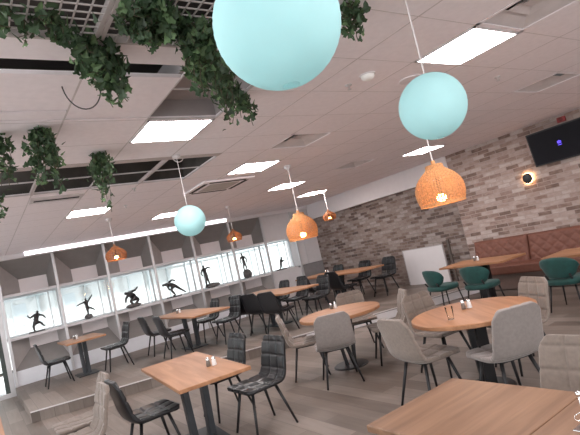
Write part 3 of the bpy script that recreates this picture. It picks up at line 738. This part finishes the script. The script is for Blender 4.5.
# --- green velvet chairs and banquette
def make_green(label):
    t = thing('velvet_chair', label, 'chair', (0, 0, 0), 0, 'green velvet chairs')
    bm = nb(); N = 40
    def sup(a, rx, ry, p=2.8): c, s = math.cos(a), math.sin(a); return rx*math.copysign(abs(c)**(2/p), c), ry*math.copysign(abs(s)**(2/p), s)
    rings = []
    for k, zz in ((.93, .36), (1, .38), (1, .42), (.95, .44), (.6, .45)):
        rings.append([bm.verts.new((*sup(2*PI*i/N, .25*k, .24*k), zz)) for i in range(N)])
    for A, B in zip(rings, rings[1:]):
        for i in range(N): bm.faces.new((A[i], A[(i+1) % N], B[(i+1) % N], B[i]))
    bm.faces.new(rings[0][::-1]); bm.faces.new(rings[-1]); obj('seat', bm, GREENV, t, smooth=True)
    bm = nb(); S = []; T = []; nu, nv = 26, 12
    for i in range(nu+1):
        s = -1+2*i/nu; a = s*1.05; hw = math.sqrt(max(0.02, 1-abs(s)**3.2))
        A_ = []; B_ = []
        for j in range(nv+1):
            q = -1+2*j/nv; zz = .60+.145*q*hw-.02*abs(s); r = .26+.03*q
            bul = .022*math.sqrt(max(0, 1-q*q))*hw
            dirv = Vector((math.sin(a), -math.cos(a), 0)); c = Vector((0, .02, zz))
            A_.append(bm.verts.new(c+dirv*(r-bul-.012))); B_.append(bm.verts.new(c+dirv*(r+bul+.012)))
        S.append(A_); T.append(B_)
    for i in range(nu):
        for j in range(nv): bm.faces.new((S[i][j], S[i+1][j], S[i+1][j+1], S[i][j+1])); bm.faces.new((T[i][j], T[i][j+1], T[i+1][j+1], T[i+1][j]))
        bm.faces.new((S[i][0], T[i][0], T[i+1][0], S[i+1][0])); bm.faces.new((S[i][nv], S[i+1][nv], T[i+1][nv], T[i][nv]))
    for j in range(nv): bm.faces.new((S[0][j], S[0][j+1], T[0][j+1], T[0][j])); bm.faces.new((S[nu][j], T[nu][j], T[nu][j+1], S[nu][j+1]))
    obj('backrest', bm, GREENV, t, smooth=True)
    for sx in (-1, 1):
        bm = nb(); tube(bm, [(sx*.17, .17, .37), (sx*.22, .22, 0)], [.014, .009], 10); obj('leg', bm, BLACKM, t, smooth=True)
        bm = nb(); tube(bm, [(sx*.16, -.16, .37), (sx*.21, -.235, 0)], [.014, .009], 10); obj('leg', bm, BLACKM, t, smooth=True)
        bm = nb(); tube(bm, [(sx*.15, -.15, .38), (sx*.16, -.235, .51)], .013, 8); obj('back_support', bm, BLACKM, t, smooth=True)
    return t
gc = make_green('green velvet chair nearest the white board'); gc.location = (6.70, 5.54, 0); gc.rotation_euler = (0, 0, face(1, -.25))
dup(gc, 'green velvet chair at the middle of the left banquette table', (6.62, 4.70, 0), face(1, .05))
dup(gc, 'green velvet chair with legs in view at the right banquette table', (6.55, 3.34, 0), face(1, .0))
dup(gc, 'green velvet chair cut by the right edge of the photo', (6.36, 2.72, 0), face(1, .1))
rect_table(6.90, 7.63, 4.45, 5.70, 'oak table with white shaker before the left end of the banquette', group='tables by the banquette', metal=BLACKM)
rect_table(6.66, 7.40, 2.3, 3.70, 'oak table before the banquette, cut by the right edge', group='tables by the banquette', metal=BLACKM)

t = thing('banquette', 'long brown leather banquette with tufted back along the brick wall', 'bench', (0, 0, 0))
Y0, Y1 = -1.0, 6.0
bm = nb(); bx(bm, 8.05, 8.60, Y0, Y1, .02, .30); obj('plinth', bm, TANPLAIN, t)
bm = nb(); bx(bm, 8.00, 8.46, Y0, Y1, .30, .47); obj('seat', bm, TAN, t, bevel=.03)
def tufted(y0, y1):
    bm = nb(); nu = max(8, int((y1-y0)/.018)); nv = 30; S = []; T = []
    for i in range(nu+1):
        a = []; b = []
        for j in range(nv+1):
            y = y0+(y1-y0)*i/nu; q = j/nv; z = .46+.47*q; x = 8.43+.10*q
            p, r = (y/.105), (z-.46)/.095
            d1 = abs(((p+r) % 2)-1); d2 = abs(((p-r) % 2)-1)
            g = .022*min(1, min(1-d1, 1-d2)/.55)**.6
            rim = min(1, min(i, nu-i)/3, (nv-j)/3)
            a.append(bm.verts.new((x-g*rim-.03*rim**.5, y, z))); b.append(bm.verts.new((8.60, y, z)))
        S.append(a); T.append(b)
    for i in range(nu):
        for j in range(nv): bm.faces.new((S[i][j], S[i+1][j], S[i+1][j+1], S[i][j+1]))
        bm.faces.new((S[i][nv], S[i+1][nv], T[i+1][nv], T[i][nv])); bm.faces.new((T[i][0], T[i+1][0], S[i+1][0], S[i][0]))
    for E_ in (0, nu):
        bm.faces.new([S[E_][j] for j in range(nv+1)] + [T[E_][nv], T[E_][0]])
    bm.faces.new([T[0][0], T[0][nv], T[nu][nv], T[nu][0]])
    return bm
for a, b in ((4.86, 6.0), (3.2, 4.85), (1.55, 3.19), (-.1, 1.54), (-1.0, -.11)): obj('back_cushion', tufted(a, b), TAN, t, smooth=True)

# ------------------------------------------------------------------ things on the tables
def make_shaker(name, m, label):
    t = thing(name, label, 'shaker', (0, 0, 0), 0, 'salt and pepper shakers')
    bm = nb(); lathe(bm, [(0, 0), (.021, 0), (.023, .004), (.019, .045), (.016, .06), (0, .06)], 18, cap=False); bd = obj('body', bm, m, t, smooth=True)
    bm = nb(); lathe(bm, [(.0175, .058), (.0175, .072), (.011, .084), (0, .086)], 18, cap=False); obj('cap', bm, CHROME, bd, smooth=True)
    return t
SH = {}
def shaker(kind, x, y, z, label):
    if kind not in SH:
        s = SH[kind] = make_shaker(kind + '_shaker', SALT if kind == 'salt' else TILEP, label); s.location = (x, y, z); return
    dup(SH[kind], label, (x, y, z))
for x, y, z, w in ((3.81, 2.90, TH, 'the right round table'), (4.04, 5.22, TH, 'the middle round table'), (1.80, 4.38, TH, 'the front left table'),
                   (1.58, 10.4, TH+PZ, 'the small window table at far left'), (3.52, 9.8, TH+PZ, 'the table under the skater figure'), (7.3, 9.4, TH+PZ, 'the table by the far brick wall'),
                   (7.38, 5.2, TH, 'the left banquette table')):
    shaker('salt', x, y, z, 'white salt shaker on ' + w)
    shaker('pepper', x-.045, y+.035, z, 'dark pepper shaker on ' + w)
t = thing('drinking_glass', 'clear empty drinking glass on the right round table', 'glass', (3.39, 2.80, TH))
bm = nb(); lathe(bm, [(0, .002), (.026, .002), (.034, .115), (.0325, .115), (.0245, .012), (0, .012)], 28, cap=False); tg = mat('tumbler_glass', (.97, .98, .98), .02, var=0, trans=1); tg.node_tree.nodes['Principled BSDF'].inputs['IOR'].default_value = 1.08; obj('tumbler', bm, tg, t, smooth=True)
t = thing('condiment_caddy', 'chrome condiment caddy with a knobbed handle on the bottom right corner table', 'caddy', (1.815, 1.0, TH))
bm = nb(); bx(bm, -.05, .05, -.03, .03, 0, .006); obj('tray', bm, CHROME, t, bevel=.002)
bm = nb(); tube(bm, [(0, 0, .004), (0, 0, .12)], .005, 10); hd = obj('handle', bm, CHROME, t, smooth=True)
bm = nb(); bmesh.ops.create_icosphere(bm, subdivisions=3, radius=.012); obj('knob', bm, CHROME, hd, smooth=True, loc=(0, 0, .128))
bm = nb(); tube(bm, [(.048*math.cos(a), .028*math.sin(a), .045) for a in [k*2*PI/24 for k in range(25)]], .0025, 6); obj('rail', bm, CHROME, t, smooth=True)

# ------------------------------------------------------------------ figurines on the sill
def figurine(x, label, J, rad=1.0, base='slab', h=.0, s=1.0):
    t = thing('sports_figurine', label, 'sculpture', (x, YW+.20, ZS), 0, 'dark figurines on the window ledge')
    bm = nb()
    if base == 'slab': bx(bm, -.17*s, .17*s, -.07, .07, 0, .03)
    elif base:
        bmesh.ops.create_icosphere(bm, subdivisions=3, radius=1)
        bw, bh, bo = base
        for v in bm.verts:
            n_ = 1+.25*noise.noise(v.co*2.3+Vector((x, 0, 0)))
            v.co = Vector((v.co.x*bw*n_+bo, v.co.y*.08*n_, max(0, bh/2+v.co.z*bh/2*n_)))
    obj('base', bm, STONE, t)
    # body as one skinned surface
    order = ['pelvis', 'chest', 'neck', 'head', 'sl', 'el', 'hl', 'sr', 'er', 'hr', 'kl', 'fl', 'tl', 'kr', 'fr', 'tr']
    R_ = dict(pelvis=.042, chest=.050, neck=.020, head=.038, sl=.026, el=.019, hl=.014, sr=.026, er=.019, hr=.014, kl=.026, fl=.017, tl=.012, kr=.026, fr=.017, tr=.012)
    E_ = [('pelvis', 'chest'), ('chest', 'neck'), ('neck', 'head'), ('chest', 'sl'), ('sl', 'el'), ('el', 'hl'), ('chest', 'sr'), ('sr', 'er'), ('er', 'hr'), ('pelvis', 'kl'), ('kl', 'fl'), ('fl', 'tl'), ('pelvis', 'kr'), ('kr', 'fr'), ('fr', 'tr')]
    dep = dict(sl=-.05, el=-.07, hl=-.06, kl=-.04, fl=-.04, tl=-.05, sr=.05, er=.07, hr=.06, kr=.04, fr=.04, tr=.05)
    me = bpy.data.meshes.new('body')
    me.from_pydata([(J[k][0]*s, dep.get(k, 0)*s, J[k][1]*s+h) for k in order], [(order.index(a), order.index(b)) for a, b in E_], [])
    o = bpy.data.objects.new('body', me); COL.objects.link(o); o.parent = t; me.materials.append(BRONZE)
    sk = o.modifiers.new('skin', 'SKIN'); 
    for i, k in enumerate(order):
        d = me.skin_vertices[0].data[i]; d.radius = (R_[k]*rad*s, R_[k]*rad*s); d.use_root = (i == 0)
    ss = o.modifiers.new('smooth', 'SUBSURF'); ss.levels = 1; ss.render_levels = 2
def pose(**k): return k
figurine(1.04, 'dark figurine of a runner with bent arms, leftmost on the window ledge', pose(pelvis=(.0, .24), chest=(.05, .38), neck=(.07, .44), head=(.09, .50), sl=(.0, .41), el=(-.10, .36), hl=(-.15, .44), sr=(.10, .40), er=(.19, .36), hr=(.24, .28), kl=(-.06, .15), fl=(-.05, .04), tl=(-.01, .03), kr=(.11, .21), fr=(.17, .11), tr=(.21, .12)), rad=1.15, s=.9)
figurine(2.08, 'dark leaping figurine with arms flung wide, second from the left on the ledge', pose(pelvis=(.02, .30), chest=(.03, .44), neck=(.03, .50), head=(.02, .56), sl=(-.03, .46), el=(-.13, .44), hl=(-.24, .40), sr=(.09, .47), er=(.16, .54), hr=(.22, .62), kl=(.02, .20), fl=(.02, .10), tl=(.05, .09), kr=(.12, .28), fr=(.20, .22), tr=(.23, .20)), base=(.09, .11, .02), s=.85)
figurine(3.12, 'dark crouching figurine, third from the left on the ledge', pose(pelvis=(.08, .22), chest=(-.04, .34), neck=(-.10, .36), head=(-.16, .38), sl=(-.06, .34), el=(-.16, .25), hl=(-.18, .15), sr=(.0, .38), er=(.13, .40), hr=(.20, .47), kl=(-.06, .17), fl=(.0, .05), tl=(-.05, .04), kr=(.16, .16), fr=(.05, .06), tr=(.0, .05)), rad=1.45, base=(.18, .10, .0))
figurine(4.15, 'dark figurine of a bent over speed skater on a thin slab', pose(pelvis=(.03, .30), chest=(-.13, .33), neck=(-.19, .34), head=(-.25, .33), sl=(-.14, .32), el=(-.12, .21), hl=(-.04, .17), sr=(-.08, .36), er=(.05, .42), hr=(.12, .37), kl=(-.06, .18), fl=(.02, .05), tl=(-.05, .04), kr=(.16, .19), fr=(.29, .08), tr=(.33, .05)), rad=1.15, s=1.05)
figurine(5.10, 'dark standing figurine with elbows out, beside a rock', pose(pelvis=(.0, .36), chest=(-.03, .50), neck=(-.03, .56), head=(-.03, .63), sl=(-.10, .52), el=(-.16, .42), hl=(-.11, .34), sr=(.05, .53), er=(.13, .55), hr=(.20, .50), kl=(-.05, .20), fl=(-.05, .05), tl=(-.08, .04), kr=(.05, .20), fr=(.08, .06), tr=(.11, .05)), base=(.22, .12, .12))
figurine(6.28, 'dark standing figurine on a tall square rock', pose(pelvis=(.0, .30), chest=(-.01, .45), neck=(-.02, .51), head=(-.03, .60), sl=(-.10, .47), el=(-.17, .36), hl=(-.12, .25), sr=(.09, .46), er=(.16, .36), hr=(.12, .25), kl=(-.06, .15), fl=(-.07, .02), tl=(-.10, .01), kr=(.07, .15), fr=(.08, .02), tr=(.11, .01)), base=(.13, .26, .03), h=.22, s=.85)
figurine(7.45, 'small dark leaning figurine of a skier, rightmost on the ledge', pose(pelvis=(.0, .22), chest=(.06, .33), neck=(.08, .38), head=(.11, .43), sl=(.02, .34), el=(.10, .28), hl=(.16, .30), sr=(.08, .33), er=(.14, .26), hr=(.18, .32), kl=(-.02, .13), fl=(-.09, .04), tl=(-.12, .03), kr=(.01, .12), fr=(-.05, .04), tr=(-.08, .03)), base='slab', s=.85)
